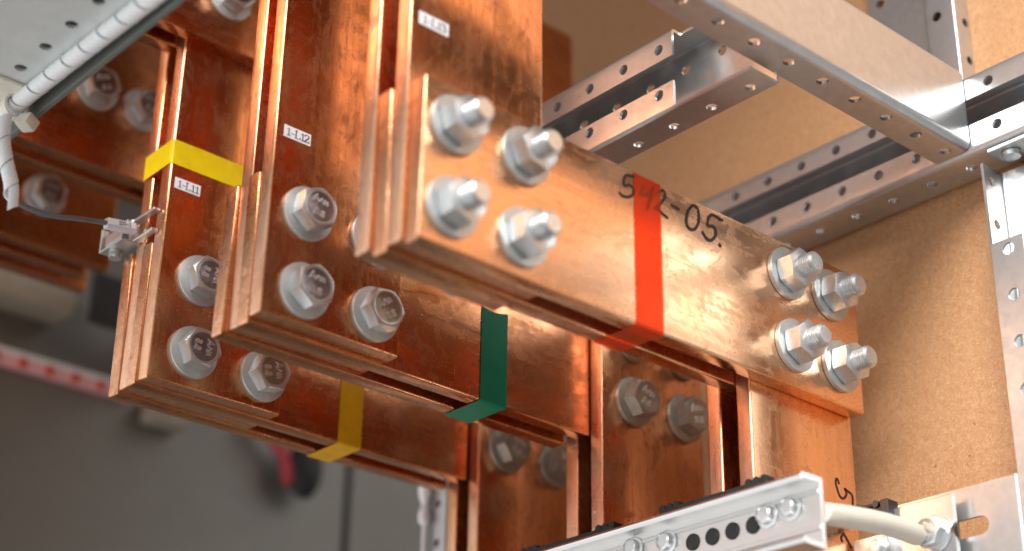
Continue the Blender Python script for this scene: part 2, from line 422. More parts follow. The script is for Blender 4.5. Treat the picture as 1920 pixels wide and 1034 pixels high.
# yellow phase
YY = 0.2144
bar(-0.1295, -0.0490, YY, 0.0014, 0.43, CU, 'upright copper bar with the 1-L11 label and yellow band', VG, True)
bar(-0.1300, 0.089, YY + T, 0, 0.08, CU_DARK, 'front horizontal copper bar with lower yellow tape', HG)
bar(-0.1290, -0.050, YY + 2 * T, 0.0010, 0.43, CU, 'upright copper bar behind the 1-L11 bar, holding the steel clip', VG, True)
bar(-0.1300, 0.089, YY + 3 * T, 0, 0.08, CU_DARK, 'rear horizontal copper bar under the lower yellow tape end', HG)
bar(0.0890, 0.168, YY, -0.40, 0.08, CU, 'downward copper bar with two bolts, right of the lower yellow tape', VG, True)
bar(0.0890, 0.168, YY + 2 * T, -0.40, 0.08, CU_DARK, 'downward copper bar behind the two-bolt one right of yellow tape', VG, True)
# upper cross bars behind
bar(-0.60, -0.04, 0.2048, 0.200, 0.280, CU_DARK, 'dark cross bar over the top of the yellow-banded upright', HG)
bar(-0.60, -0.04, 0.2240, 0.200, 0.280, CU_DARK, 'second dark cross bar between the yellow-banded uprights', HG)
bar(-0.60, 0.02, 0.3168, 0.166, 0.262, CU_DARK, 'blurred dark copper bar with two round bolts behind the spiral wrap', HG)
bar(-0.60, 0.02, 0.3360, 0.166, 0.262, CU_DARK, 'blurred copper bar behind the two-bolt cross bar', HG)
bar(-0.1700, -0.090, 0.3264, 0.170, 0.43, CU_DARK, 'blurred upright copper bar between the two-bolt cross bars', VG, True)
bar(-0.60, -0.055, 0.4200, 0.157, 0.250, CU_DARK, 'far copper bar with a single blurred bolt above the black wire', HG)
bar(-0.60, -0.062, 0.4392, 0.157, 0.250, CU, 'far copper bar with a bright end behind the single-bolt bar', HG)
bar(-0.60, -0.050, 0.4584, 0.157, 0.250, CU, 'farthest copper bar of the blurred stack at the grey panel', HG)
# slotted bar end
sb = bar(0.03, 0.1552, 0.2048, 0.25, 0.3265, CU_DARK, 'blurred copper bar end with a dark slotted hole by the board', HG)
cut(sb, [('box', (0.0, 0.036, -0.02, 0.02, -0.001, 0.021)), ('cyl', (0.036, -0.03, 0.010), (0.036, 0.03, 0.010), 0.0109)])

bar(0.02, 0.1500, 0.2048 + T, 0.25, 0.3245, CU_DARK, 'dark copper bar glimpsed through the slotted bar end', HG)

# ------------------------------------------------------------------ handwriting, labels, tapes
hand = [[(.0015, .0770), (-.0052, .0752), (-.0065, .0698), (-.0027, .0712), (-.0001, .0700), (-.0007, .0668), (-.0037, .0644), (-.0072, .0635), (-.0094, .0643)],
        [(.0070, .0743), (.0051, .0690), (.0113, .0713)], [(.0136, .0757), (.0093, .0629)],
        [(.0170, .0745), (.0204, .0768), (.0216, .0740), (.0180, .0685), (.0142, .0648), (.0165, .0652), (.0195, .0638), (.0228, .0628)],
        [(.0258, .0708), (.0311, .0705)],
        [(.0405, .0756), (.0375, .0710), (.0363, .0649), (.0389, .0623), (.0427, .0640), (.0454, .0695), (.0451, .0752), (.0424, .0766), (.0400, .0750)],
        [(.0627, .0757), (.0545, .0757), (.0517, .0690), (.0561, .0698), (.0578, .0672), (.0557, .0630), (.0518, .0608), (.0477, .0637)],
        [(.0599, .0611), (.0606, .0607)]]
hb = strokes_bm(hand, 0.0016)
obj('handwriting', hb, MARKER, rh1, (-0.02075 + 0.0, -T / 2 - 0.00008, -0.04), (R90, 0, 0), smooth=None)
vl = [o for o in bpy.data.objects if o.get('label', '').startswith('downward copper bar under the red')][0]
h2 = [[(.1547, -.0379), (.1539, -.0361), (.1528, -.0361), (.1522, -.0384), (.1533, -.0420), (.1549, -.0448), (.1572, -.0454), (.1594, -.0438), (.1604, -.0417), (.1592, -.0398), (.1607, -.0403), (.1649, -.0420), (.1648, -.0470)],
      [(.1513, -.0510), (.1531, -.0522), (.1546, -.0522)], [(.1581, -.0511), (.1605, -.0505), (.1624, -.0514)],
      [(.1557, -.0639), (.1534, -.0665), (.1539, -.0683)], [(.1565, -.0649), (.1595, -.0683), (.1610, -.0700)]]
hb = strokes_bm(h2, 0.0013)
for v in hb.verts: v.co = Vector((-0.16 - v.co.y, v.co.x - 0.129, v.co.z))   # into the upright bar's own axes
o = obj('handwriting', hb, MARKER, vl, (0, -T / 2 - 0.00008, 0), (R90, 0, 0), smooth=None)

def label_plate(txt, x0, x1, z0, z1, y, label, tilt=0.0):
    e = empty('cable_label', ((x0 + x1) / 2, y - 0.00010, (z0 + z1) / 2), (R90, tilt, 0))
    w, h = x1 - x0, z1 - z0
    p = obj('paper', box_bm(-w / 2, w / 2, -h / 2, h / 2, 0, 0.00015, 0.00004, 1), PAPER, e)
    obj('lettering', strokes_bm(text_strokes(txt, 0.0040), 0.0006, 0.00019, False, wfun=lambda d: 0.00062 if abs(d.y) > abs(d.x) else 0.00036), INK, p, smooth=None)
    tag(e, label, 'label', 'white cable labels')
label_plate('1-L11', -.1262, -.1105, .1092, .1157, YY, 'white paper label reading 1-L11 below the yellow band')
label_plate('1-L12', -.1262, -.1104, .0968, .1034, YG, 'white paper label reading 1-L12 on the tarnished upright bar')
label_plate('1-L13', -.1254, -.1083, .1112, .1181, T, 'white paper label reading 1-L13 at the top of the picture')

e_ = 0.00035
def bottom_tape(x0, x1, yf, ztop, ydeep, m, label):
    c = [(x0, yf - e_, z) for z in (ztop, 0.0012)]
    arc = [(x0, yf + 0.0012 - (0.0012 + e_) * math.cos(a), 0.0012 - (0.0012 + e_) * math.sin(a)) for a in (0.3, 0.7, 1.1, 1.5)]
    return ribbon('tape_band', c + arc + [(x0, ydeep, -e_)], (x1 - x0, 0, 0), m, label, 'tape', 'coloured phase tapes', crinkle=0.0001, notch=0.0014)
rt = [(0.0, 0.006, 0.08 + e_), (0.0, 0.0012, 0.08 + e_), (0, -e_, 0.0786)]
arc = [(0, 0.0012 - (0.0012 + e_) * math.cos(a), 0.0012 - (0.0012 + e_) * math.sin(a)) for a in (0.0, 0.4, 0.8, 1.2, 1.5)]
ribbon('tape_band', rt + arc + [(0, 0.0285, -e_)], (0.0182, 0, 0), T_RED, 'red tape band round the front bar over the handwriting', 'tape', 'coloured phase tapes', crinkle=0.0001)
bottom_tape(0.0098, 0.0278, YG + T, 0.0528, YG + T + 0.0295, T_GREEN, 'dark green tape strip folded under the middle bar')
bottom_tape(-0.0048, 0.0110, YY + T, 0.060, YY + T + 0.0293, T_AMBER, 'worn amber yellow tape folded under the rear bar')
ya = [(-0.1299 - .0001 + (0.0013 - 0.0013 * math.cos(a)), YY + 0.0013 - (0.0013 + e_) * math.sin(a), 0.1228) for a in (0.1, 0.5, 0.9, 1.3, 1.57)]
ribbon('tape_band', [(-0.1301, YY + 3 * T - 0.001, 0.1225), (-0.1301, YY + 0.002, 0.1228)] + ya + [(-0.0488, YY - e_, 0.1228)], (0, 0, 0.0146), T_YELLOW,
       'bright yellow tape band round the 1-L11 upright', 'tape', 'coloured phase tapes', crinkle=0.0001)

# ------------------------------------------------------------------ bolts
def mesh_of(name, bm, m, smooth=32):
    bmesh.ops.recalc_face_normals(bm, faces=bm.faces[:])
    me = bpy.data.meshes.new(name); bm.to_mesh(me); bm.free(); me.materials.append(m)
    me.polygons.foreach_set('use_smooth', [True] * len(me.polygons)); me.set_sharp_from_angle(angle=math.radians(smooth)); return me
M_CONE = mesh_of('conical_washer', lathe_bm([(0.0137, 0), (0.0140, 0.0004), (0.0140, 0.0022), (0.0137, 0.0026), (0.0110, 0.0036), (0.0085, 0.0041), (0.0066, 0.0041)], 64), ZINC_GREY)
M_FLAT = mesh_of('flat_washer', lathe_bm([(0.0137, 0), (0.0140, 0.0003), (0.0140, 0.0024), (0.0137, 0.0027), (0.0068, 0.0027)], 64), ZINC_GREY)
hbm = hex_bm(0.0190, 0.0082, dish=0.00035)
M_HEAD = mesh_of('bolt_head', hbm, ZINC); M_HEAD.materials.append(HEAD)
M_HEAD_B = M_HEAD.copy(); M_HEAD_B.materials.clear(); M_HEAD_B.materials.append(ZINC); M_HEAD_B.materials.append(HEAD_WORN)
for me in (M_HEAD, M_HEAD_B):
    for p in me.polygons:
        if p.center.z > 0.0075 and len(p.vertices) > 8: p.material_index = 1
OLD_DIM = metal('weathered_dim_zinc', (0.52, 0.485, 0.43), 0.46, 0.3, 420, 0.9, 0.08, spot=0.4)  # worn zinc, its colour also darkened for the low light on these bolts
M_CONE_O = M_CONE.copy(); M_CONE_O.materials.clear(); M_CONE_O.materials.append(OLD_DIM)
M_HEAD_O = M_HEAD_B.copy(); M_HEAD_O.materials.clear(); M_HEAD_O.materials.append(OLD_DIM); M_HEAD_O.materials.append(HEAD_WORN)
M_NUT = mesh_of('nut', hex_bm(0.0188, 0.0100, True), ZINC)
pr = [(0.0052, 0.0)]; z = 0.0005
while z < 0.0172: pr += [(0.0059, z + 0.0003), (0.0059, z + 0.0006), (0.0051, z + 0.0011), (0.0051, z + 0.00125)]; z += 0.0015
pr += [(0.0057, z), (0.0046, z + 0.0009), (0.0044, z + 0.0010)]
M_STUD = mesh_of('threaded_stud', lathe_bm(pr, 40), ZINC, 25)
def markings():
    s = [[(a, b - 0.0034) for a, b in st] for st in text_strokes('8.8', 0.0031)]
    mk = [[(-.0046, .0014), (-.0030, .0056), (-.0020, .0016)], [(-.0042, .0024), (-.0024, .0026)], [(-.0010, .0020), (-.0004, .0042)], [(-.0002, .0044), (.0010, .0030), (.0012, .0018)],
          [(.0018, .0042), (.0022, .0020)], [(.0032, .0040), (.0036, .0020)]]
    bm = strokes_bm(s + mk, 0.00075, 0.0083, False, 0.0006)
    return mesh_of('marking', bm, MARKM, 20)
MARKM = metal('stamped_mark', (0.86, 0.86, 0.87), 0.35, 0.05, 400, 0.85, 0.02)
M_MARK = markings()
BG = {}
def bolt(x, z, y, kind, label, group, rot=0.0, worn=False, mark=True, rear=0.0, old=False):
    e = empty('hex_bolt', (x + random.uniform(-.0003, .0003), y, z + random.uniform(-.0003, .0003)), (R90, 0, 0))
    ra = math.radians(rot)
    if kind == 'head':
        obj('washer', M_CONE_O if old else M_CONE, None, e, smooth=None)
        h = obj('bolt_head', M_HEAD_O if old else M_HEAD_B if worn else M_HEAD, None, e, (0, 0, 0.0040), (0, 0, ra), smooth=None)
        if mark: obj('marking', M_MARK, None, h, smooth=None)
    else:
        obj('washer', M_FLAT, None, e, smooth=None)
        obj('nut', M_NUT, None, e, (0, 0, 0.0027), (0, 0, ra), smooth=None)
        obj('threaded_stud', M_STUD, None, e, (0, 0, 0.0015), (0, 0, ra * .5), smooth=None)
    if rear:
        obj('rear_washer', M_CONE, None, e, (0, 0, -rear), (math.pi, 0, 0), smooth=None)
        if kind == 'head':
            obj('rear_nut', M_NUT, None, e, (0, 0, -rear - 0.004), (math.pi, 0, 0.3), smooth=None)
        else: obj('rear_head', M_HEAD, None, e, (0, 0, -rear - 0.004), (math.pi, 0, 0.3), smooth=None)
    tag(e, label, 'bolt', group)
g = 'nuts on studs in the red-taped bar'
d4 = 4 * T
for (x, z, r, l) in ((-.1110, .0597, 8, 'blurred nut and stud, top left of the four below 1-L13'), (-.0703, .0597, 20, 'blurred nut and stud, top right of the four below 1-L13'),
                     (-.1113, .0193, 14, 'blurred nut and stud, bottom left of the four below 1-L13'), (-.0708, .0190, 4, 'blurred nut and stud, bottom right of the four below 1-L13'),
                     (.1098, .0612, 10, 'sharp nut with mirror image beside it, top left near the bar end'), (.1447, .0602, -6, 'sharp nut at top right of the bar end by the hardboard'),
                     (.1128, .0222, 6, 'sharp nut at bottom left of the four at the bar end'), (.1492, .0212, -4, 'sharp nut at the bottom corner of the red-taped bar')):
    bolt(x, z, 0, 'nut', l, g, r, rear=d4)
g = 'hex bolts in the 1-L12 bar'
for (x, z, r, w, l) in ((-.1095, .0597, -8, 0, 'zinc hex bolt marked 8.8, upper one beneath the 1-L12 label'), (-.0695, .0602, 0, 0, 'hex bolt half hidden behind the red phase bars'),
                        (-.1085, .0193, -6, 0, 'zinc hex bolt marked 8.8, lower left in the 1-L12 bar'), (-.0672, .0200, 35, 1, 'brownish hex bolt marked 8.8 at the 1-L12 bar corner')):
    bolt(x, z, YG, 'head', l, g, r, bool(w), rear=d4)
g = 'hex bolts in the 1-L11 bar'
for (x, z, r, w, l) in ((-.1052, .0607, -100, 0, 'hex bolt marked 8.8, upper one beneath the 1-L11 label'), (-.1052, .0204, -95, 0, 'hex bolt marked 8.8, lower one beneath the 1-L11 label'),
                        (-.0628, .0196, -80, 1, 'hex bolt marked 8.8 with its top cut by the middle bar')):
    bolt(x, z, YY, 'head', l, g, r, bool(w), rear=d4)
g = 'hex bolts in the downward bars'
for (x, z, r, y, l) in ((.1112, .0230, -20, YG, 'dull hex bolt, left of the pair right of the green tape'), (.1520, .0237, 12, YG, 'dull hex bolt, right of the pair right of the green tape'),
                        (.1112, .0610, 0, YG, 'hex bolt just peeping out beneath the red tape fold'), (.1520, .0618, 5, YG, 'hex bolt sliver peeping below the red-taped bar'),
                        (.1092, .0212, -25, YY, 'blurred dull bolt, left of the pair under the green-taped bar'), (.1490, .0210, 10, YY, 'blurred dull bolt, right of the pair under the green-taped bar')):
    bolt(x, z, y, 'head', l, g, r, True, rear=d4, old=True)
g = 'blurred bolts in the cross bars'
for (x, z, y, l) in ((-.1106, .2315, .2048, 'bolt cut by the top edge in the dark cross bar'), (-.1300, .2148, .3168, 'blurred round bolt right below the spiral wrap'),
                     (-.0975, .2132, .3168, 'blurred round bolt beside the yellow-banded upright'), (-.1065, .1915, .4200, 'blurred bolt above the black wire in the far bar')):
    bolt(x, z, y, 'head', l, g, random.uniform(-30, 30), False)

# ------------------------------------------------------------------ perforated steel framework
P = 0.025
fy = lambda a, b, s: (a, s, b)      # profile in XZ swept along Y
fx = lambda a, b, s: (s, a, b)      # profile in YZ swept along X
fz = lambda a, b, s: (a, b, s)      # profile in XY swept along Z
# short C rail behind the bars (open side faces -X)
pa = [(0.020, 0.1503), (0.020, 0.1662), (0.0415, 0.1662), (0.0415, 0.1192), (0.020, 0.1192), (0.020, 0.1355)]
A = obj('perforated_rail', channel_bm(pa, 0.0022, -0.0016, fy, -0.058, 0.34), GALV)
cs = [('cyl', (0.012, 0.0751 + k * P, 0.1572), (0.030, 0.0751 + k * P, 0.1572), 0.0029) for k in range(-3, 11)]
cs += [('cyl', (0.012, 0.0507 + 0.0 + k * P, 0.1307), (0.030, 0.0507 + k * P, 0.1307), 0.0029) for k in range(-2, 12)]
cs += [('cyl', (0.0330, 0.0277 + k * P, 0.112), (0.0330, 0.0277 + k * P, 0.126), 0.0029) for k in range(-3, 12)]
cs += [('cyl', (0.036, 0.0751 + k * P, 0.1540), (0.046, 0.0751 + k * P, 0.1540), 0.0029) for k in range(-5, 11)]
cs += [('box', (0.010, 0.0265, -0.09, -0.0090, 0.1210, 0.19))]
cut(A, cs)
tag(A, 'short galvanised perforated C rail with a notched end, beside the 1-L13 bar', 'steel rail', 'galvanised perforated rails')
# long C rail on the board
pb = [(0.172, 0.1564), (0.172, 0.1712), (0.2, 0.1712), (0.2, 0.1245), (0.172, 0.1245), (0.172, 0.1410)]
B = obj('perforated_rail', channel_bm(pb, 0.0036, -0.0018, fy, -0.62, 0.33), GALV)
cs = [('cyl', (0.165, 0.0580 + k * P, 0.1622), (0.180, 0.0580 + k * P, 0.1622), 0.0029) for k in range(-12, 9)]
cs += [('cyl', (0.165, 0.0311 + k * P, 0.1352), (0.180, 0.0311 + k * P, 0.1352), 0.0029) for k in range(-12, 9)]
cs += [('cyl', (0.1850, -0.0183 + k * P, 0.118), (0.1850, -0.0183 + k * P, 0.130), 0.0029) for k in range(-10, 11)]
cut(B, cs)
tag(B, 'long galvanised perforated C rail fixed along the hardboard', 'steel rail', 'galvanised perforated rails')
# broad cross member
pc = [(-0.0560, 0.1265), (-0.0775, 0.1265), (-0.0775, 0.1760), (-0.0560, 0.1760)]
Cc = obj('perforated_rail', channel_bm(pc, 0.0048, -0.0018, fx, -0.16, 0.1712), GALV)
cut(Cc, [('cyl', (0.0634 + k * P, -0.0672, 0.12), (0.0634 + k * P, -0.0672, 0.133), 0.0031) for k in range(-8, 5)])
tag(Cc, 'broad galvanised cross member with a row of holes underneath', 'steel rail', 'galvanised perforated rails')
# post above the long rail
pd = [(0.2022, -0.0668), (0.189, -0.0668), (0.189, -0.0475), (0.1925, -0.0475), (0.1925, -0.0080)]
D = obj('perforated_post', channel_bm(pd, 0.0012, -0.0014, fz, 0.1716, 0.43), GALV)
cs = [('cyl', (0.180, -0.0552, 0.2285 + k * P), (0.20, -0.0552, 0.2285 + k * P), 0.0030) for k in range(0, 5)]
cs += [('cyl', (0.1985, -0.075, 0.2230 + k * P), (0.1985, -0.058, 0.2230 + k * P), 0.0027) for k in range(-1, 5)]
cs += [('cyl', (0.185, -0.0165, 0.2585 + k * P), (0.199, -0.0165, 0.2585 + k * P), 0.0028) for k in range(0, 4)]
cut(D, cs)
tag(D, 'galvanised post with punched holes standing above the long rail', 'steel post', 'galvanised posts')
# post below the long rail
pe = [(0.173, -0.0825), (0.190, -0.0825), (0.190, -0.260), (0.173, -0.260)]
Ep = obj('perforated_post', channel_bm(pe, 0.0015, 0.0016, fz, -0.60, 0.1170), GALV)
cut(Ep, [('cyl', (0.1795, -0.09, 0.1085 + k * P), (0.1795, -0.078, 0.1085 + k * P), 0.0026) for k in range(-8, 1)])
tag(Ep, 'open galvanised U post hanging below the long rail', 'steel post', 'galvanised posts')
Es = obj('cover_strip', box_bm(0.1708, 0.1724, -0.1010, -0.0822, -0.60, 0.0692, 0.0003, 1), GALV_DULL)
cut(Es, [('cyl', (0.165, -0.0922, 0.0635 + k * P), (0.178, -0.0922, 0.0635 + k * P), 0.0033) for k in range(-12, 1)])
tag(Es, 'narrow dull steel strip with round holes over the U post', 'steel strip')
# small plate and its screw under the long rail
pl = obj('fixing_plate', box_bm(0.1722, 0.1885, -0.150, -0.0860, 0.1210, 0.1232, 0.0004, 1), GALV)
tag(pl, 'small steel fixing plate under the long rail end', 'steel plate')
sb_ = lathe_bm([(0.0025, 0), (0.0050, 0.0001), (0.0053, 0.0010), (0.0046, 0.0027), (0.0030, 0.0034), (0.0006, 0.0037)], 36)
so = obj('pan_screw', sb_, ZINC, None, (0.1806, -0.0950, 0.1209), (math.pi, 0, 0.5))
cut(so, [('box', (-0.0030, 0.0030, -0.0006, 0.0006, 0.0020, 0.006)), ('box', (-0.0006, 0.0006, -0.0030, 0.0030, 0.0020, 0.006))])
tag(so, 'round cross-head screw in the small fixing plate', 'screw')
# grey plate with the spiral wrap
pu = [(-0.2150, 0.1240), (-0.2150, 0.1600), (-0.36, 0.1600), (-0.36, 0.1207), (-0.2135, 0.1207)]
U = obj('perforated_plate', channel_bm(pu, 0.0008, 0.0016, fy, -0.12, 0.34), GALV_DULL)
cut(U, [('cyl', (-0.2330, 0.1802 + k * P, 0.115), (-0.2330, 0.1802 + k * P, 0.13), 0.0031) for k in range(-11, 6)])
U.data.materials.clear(); U.data.materials.append(PLATE)
obj('edge_strip', box_bm(-0.2134, -0.2105, -0.12, 0.34, 0.1118, 0.1300, 0.0004, 1), plastic('dark_edge', (0.15, 0.16, 0.145), 0.6), U)
tag(U, 'grey steel plate with punched holes above the white spiral wrap', 'steel plate')

# ------------------------------------------------------------------ board and setting
bd = obj('hardboard_panel', box_bm(0.2026, 0.2080, -0.95, 0.345, -0.14, 0.75, 0.0004, 1), BOARD)
tag(bd, 'brown hardboard sheet behind the copper bars', 'board')

# ------------------------------------------------------------------ busbar holder rail
pr_ = [(0.0690, -0.0668), (0.0672, -0.0650), (0.0690, -0.0632), (0.0835, -0.0628), (0.0835, -0.0966), (0.0690, -0.0962), (0.0672, -0.0944), (0.0690, -0.0926)]
hr = empty('holder_rail', (0.081, -0.043, -0.078))
rb = channel_bm(pr_, 0.0008, -0.0024, lambda a, b, s: (a - 0.081, s + 0.043, b + 0.078), -0.0350, 0.33)
for z in (0.0085, -0.0085): box_bm(-0.0005, 0.0006, 0.0082, 0.37, z - 0.0012, z + 0.0012, 0.0004, 1, bm=rb)
ro = obj('aluminium_profile', rb, ALU, hr)
cut(ro, [('cyl', (-0.03, 0.0095, 0.001), (0.01, 0.0095, 0.001), 0.0040), ('cyl', (-0.01, 0.112, 0.0015), (0.01, 0.112, 0.0015), 0.0040)])
for y in (.0433, .0306, .0179, .0050, .098, .1125, .126, .138):
    obj('hole_plug', lathe_bm([(0.0042, 0), (0.0042, 0.0005), (0.0036, 0.0010), (0.0012, 0.0008), (0.0004, 0.0008)], 28), RUBBER, hr, (-0.0001, y + 0.043, 0.0011), (0, -R90, 0))
for y, z in ((-.0042, .0036), (-.0181, .0041), (.0599, .0045), (.0828, .0060)):
    obj('screw_head', lathe_bm([(0.0062, 0), (0.0062, 0.0008), (0.0056, 0.0012), (0.0046, 0.0012), (0.0044, 0.0040), (0.0036, 0.0046), (0.0032, 0.0036), (0.0003, 0.0036)], 30), ZINC, hr, (0.0, y + 0.043, z), (0, -R90, 0))
tag(hr, 'aluminium holder rail with black plugs and screws crossing below the bars', 'rail')
for k, (y0, y1, l) in enumerate(((-0.004, 0.066, 'black toothed rubber strip on the holder rail by the front bars'), (0.098, 0.170, 'black toothed rubber strip on the far part of the holder rail'))):
    bm = box_bm(0.0815, 0.0884, y0, y1, -0.0626, -0.0556, 0.0004, 1)
    for (ya_, sg) in ((y0, 1), (y1, -1)):
        for j in range(3):
            cyl_bm((0.0817, ya_ + sg * (0.002 + j * 0.0048), -0.0554), (0.0882, ya_ + sg * (0.002 + j * 0.0048), -0.0554), 0.0021, n=14, bm=bm)
    tag(obj('rubber_strip', bm, RUBBER), l, 'rubber strip', 'rubber strips on the holder rail')
def tube_bm(pts, r, n=14, bm=None):
    bm = bm or bmesh.new(); P_ = [Vector(p) for p in pts]; prev = None; up = None
    rs = r if isinstance(r, (list, tuple)) else [r] * len(P_); first = None
    for i, p in enumerate(P_):
        d = (P_[min(i + 1, len(P_) - 1)] - P_[max(i - 1, 0)]).normalized()
        up = d.orthogonal().normalized() if up is None else (up - d * up.dot(d)).normalized()
        v = d.cross(up); ring = [bm.verts.new(p + (up * math.cos(2 * math.pi * k / n) + v * math.sin(2 * math.pi * k / n)) * rs[i]) for k in range(n)]
        if prev:
            for k in range(n): bm.faces.new((prev[k], prev[(k + 1) % n], ring[(k + 1) % n], ring[k]))
        else: first = ring
        prev = ring
    bm.faces.new(first[::-1]); bm.faces.new(prev)
    return bm
rod = obj('support_rod', tube_bm([(0.0845, -0.0330, -0.0790), (0.085, -0.0330, -0.0790), (0.100, -0.0336, -0.0772), (0.115, -0.0340, -0.0756), (0.130, -0.0344, -0.0745), (0.142, -0.0347, -0.0743), (0.1525, -0.0350, -0.0750), (0.1545, -0.0350, -0.0752)], [0.0048, 0.0052, 0.0053, 0.0053, 0.0053, 0.0053, 0.0052, 0.0046], 32), ROD)
tag(rod, 'cream plastic rod between the holder rail and the bracket bolt', 'rod')

# bracket group at the right
fp = obj('slotted_plate', channel_bm([(0.1730, -0.0100), (0.1730, -0.0812), (0.1790, -0.0812)], 0.0028, 0.0018, fz, -0.16, -0.0505), GALV)
cut(fp, [('cyl', (0.165, -0.0580, -0.0708), (0.182, -0.0580, -0.0708), 0.0046), ('box', (0.165, 0.1765, -0.0580, -0.0450, -0.0754, -0.0662))])
tag(fp, 'galvanised plate with a slot and rolled edge at the hardboard corner', 'steel plate')
bk = obj('bolt_bracket', box_bm(0.1652, 0.1678, -0.0490, -0.0105, -0.16, -0.0545, 0.0004, 1), GALV)
cut(bk, [('cyl', (0.16, -0.0505, -0.0728), (0.173, -0.0505, -0.0728), 0.0040)])
tag(bk, 'small steel bracket in front of the slotted plate', 'bracket')
e = empty('bracket_bolt', (0.1652, -0.0378, -0.0728), (0, -R90, 0))
obj('washer', lathe_bm([(0.0088, 0), (0.0090, 0.0003), (0.0090, 0.0013), (0.0087, 0.0016), (0.004, 0.0016)], 48), ZINC, e)
obj('spring_washer', lathe_bm([(0.0076, 0.0016), (0.0076, 0.0033), (0.004, 0.0033)], 48), ZINC, e)
h = obj('bolt_head', hex_bm(0.0136, 0.0058, dish=0.0002), ZINC, e, (0, 0, 0.0033), (0, 0, math.radians(62)))
mk = obj('marking', M_MARK.copy(), None, h, (0, 0, 0.00025), smooth=None); mk.scale = (0.72, 0.72, 0.70)
tag(e, 'hex bolt marked 8.8 holding the small bracket at the rod end', 'bolt')
kb = box_bm(0.1600, 0.1690, -0.0150, -0.0100, -0.0620, -0.0500, 0.0006, 1)
box_bm(0.1610, 0.1660, -0.0100, 0.0050, -0.0600, -0.0530, 0.0005, 1, bm=kb)
for y, r in ((-0.0075, 0.0018), (0.0035, 0.0022)): cyl_bm((0.1600, y, -0.0515), (0.1680, y, -0.0515), r, n=18, bm=kb)
cyl_bm((0.1625, -0.0100, -0.0512), (0.1625, 0.0030, -0.0512), 0.0012, n=14, bm=kb)
tag(obj('plastic_clamp', kb, BLACK), 'black plastic clamp beside the marker writing and bracket', 'clamp')
kb = box_bm(0.1600, 0.1690, -0.0130, 0.0080, -0.0800, -0.0672, 0.0012, 2)
ks = tag(obj('steel_clamp', kb, GALV_DULL), 'dark steel clamp under the black plastic clamp', 'clamp')
obj('clamp_screw', lathe_bm([(0.0052, 0), (0.0052, 0.0016), (0.0034, 0.0016), (0.0034, 0.0042), (0.0026, 0.0048), (0.0003, 0.0048)], 28), ZINC, ks, (0.1600, -0.0085, -0.0742), (0, -R90, 0))

# ------------------------------------------------------------------ spiral wrap, tie, wire, clip
def spiral(path, r, pitch, wid, m, name, n_per=26, thick=0.0007, taper=0.0):
    P_ = [Vector(p) for p in path]; cum = [0.0]
    for a, b in zip(P_, P_[1:]): cum.append(cum[-1] + (b - a).length)
    tot = cum[-1]
    def at(s):
        s = max(0, min(tot, s)); i = 0
        while i < len(cum) - 2 and s > cum[i + 1]: i += 1
        f = (s - cum[i]) / max(1e-9, cum[i + 1] - cum[i]); return P_[i].lerp(P_[i + 1], f), (P_[i + 1] - P_[i]).normalized()
    bm = bmesh.new(); turns = (tot - wid) / pitch; ns = int(turns * n_per); rows = []
    for i in range(ns + 1):
        th = 2 * math.pi * i / n_per; s0 = pitch * i / n_per; row = []
        for j in range(6):
            for rad in (r, r - thick):
                c, d = at(s0 + wid * j / 5); u = Vector((0, 0, 1)); u = (u - d * u.dot(d))
                u = u.normalized() if u.length > 0.2 else (Vector((1, 0, 0)) - d * d.x).normalized()
                v = d.cross(u); lip = 1.0 + (0.035 if j in (0, 5) else 0.0) * (-1 if j == 0 else 1)
                row.append(bm.verts.new(c + (u * math.cos(th) + v * math.sin(th)) * rad * lip))
        rows.append(row)
    for a, b in zip(rows, rows[1:]):
        for j in range(5):
            bm.faces.new((a[2 * j], a[2 * j + 2], b[2 * j + 2], b[2 * j])); bm.faces.new((a[2 * j + 1], b[2 * j + 1], b[2 * j + 3], a[2 * j + 3]))
        bm.faces.new((a[0], b[0], b[1], a[1])); bm.faces.new((a[10], a[11], b[11], b[10]))
    return obj(name, bm, m, None, smooth=50)
sw = spiral([(-0.2225, 0.222, 0.1160), (-0.2212, 0.138, 0.1160), (-0.2180, 0.010, 0.1160)], 0.0044, 0.0163, 0.0153, WRAP, 'spiral_wrap')
obj('cable_core', tube_bm([(-0.2225, 0.225, 0.1160), (-0.2212, 0.138, 0.1160), (-0.2180, 0.005, 0.1160)], 0.0032, 16), plastic('blue_grey_core', (0.22, 0.28, 0.38), 0.35), sw)
tag(sw, 'white translucent spiral wrap running along the grey plate edge', 'cable wrap', 'spiral cable wraps')
sh = spiral(catmull([(-0.2292, 0.2000, 0.1075), (-0.2280, 0.200, 0.092), (-0.2240, 0.200, 0.0792), (-0.2200, 0.200, 0.0690), (-0.2185, 0.200, 0.0545)], 5), 0.0036, 0.0125, 0.0118, WRAP, 'spiral_wrap')
tag(sh, 'loose end of white spiral wrap hanging below the cable tie', 'cable wrap', 'spiral cable wraps')
ct = empty('cable_tie', (-0.2225, 0.205, 0.1140))
bm = bmesh.new(); ring = []
for i in range(33):
    a = 2 * math.pi * i / 32; ring.append([bm.verts.new((math.cos(a) * rr, y, math.sin(a) * rr)) for rr, y in ((0.0056, -0.0022), (0.0056, 0.0022), (0.0066, 0.0022), (0.0066, -0.0022))])
for a, b in zip(ring, ring[1:]):
    for j in range(4): bm.faces.new((a[j], a[(j + 1) % 4], b[(j + 1) % 4], b[j]))
obj('tie_strap', bm, NYLON, ct)
obj('tie_head', box_bm(-0.0035, 0.0045, -0.0055, 0.0030, -0.0085, -0.0015, 0.0012, 2), NYLON, ct, (0.006, -0.0045, -0.0035), (0.2, 0.3, 0.4))
obj('tie_mount', box_bm(-0.0160, 0.0040, -0.0130, 0.0130, 0.0045, 0.0066, 0.0008, 2), NYLON, ct, (-0.004, 0, 0))
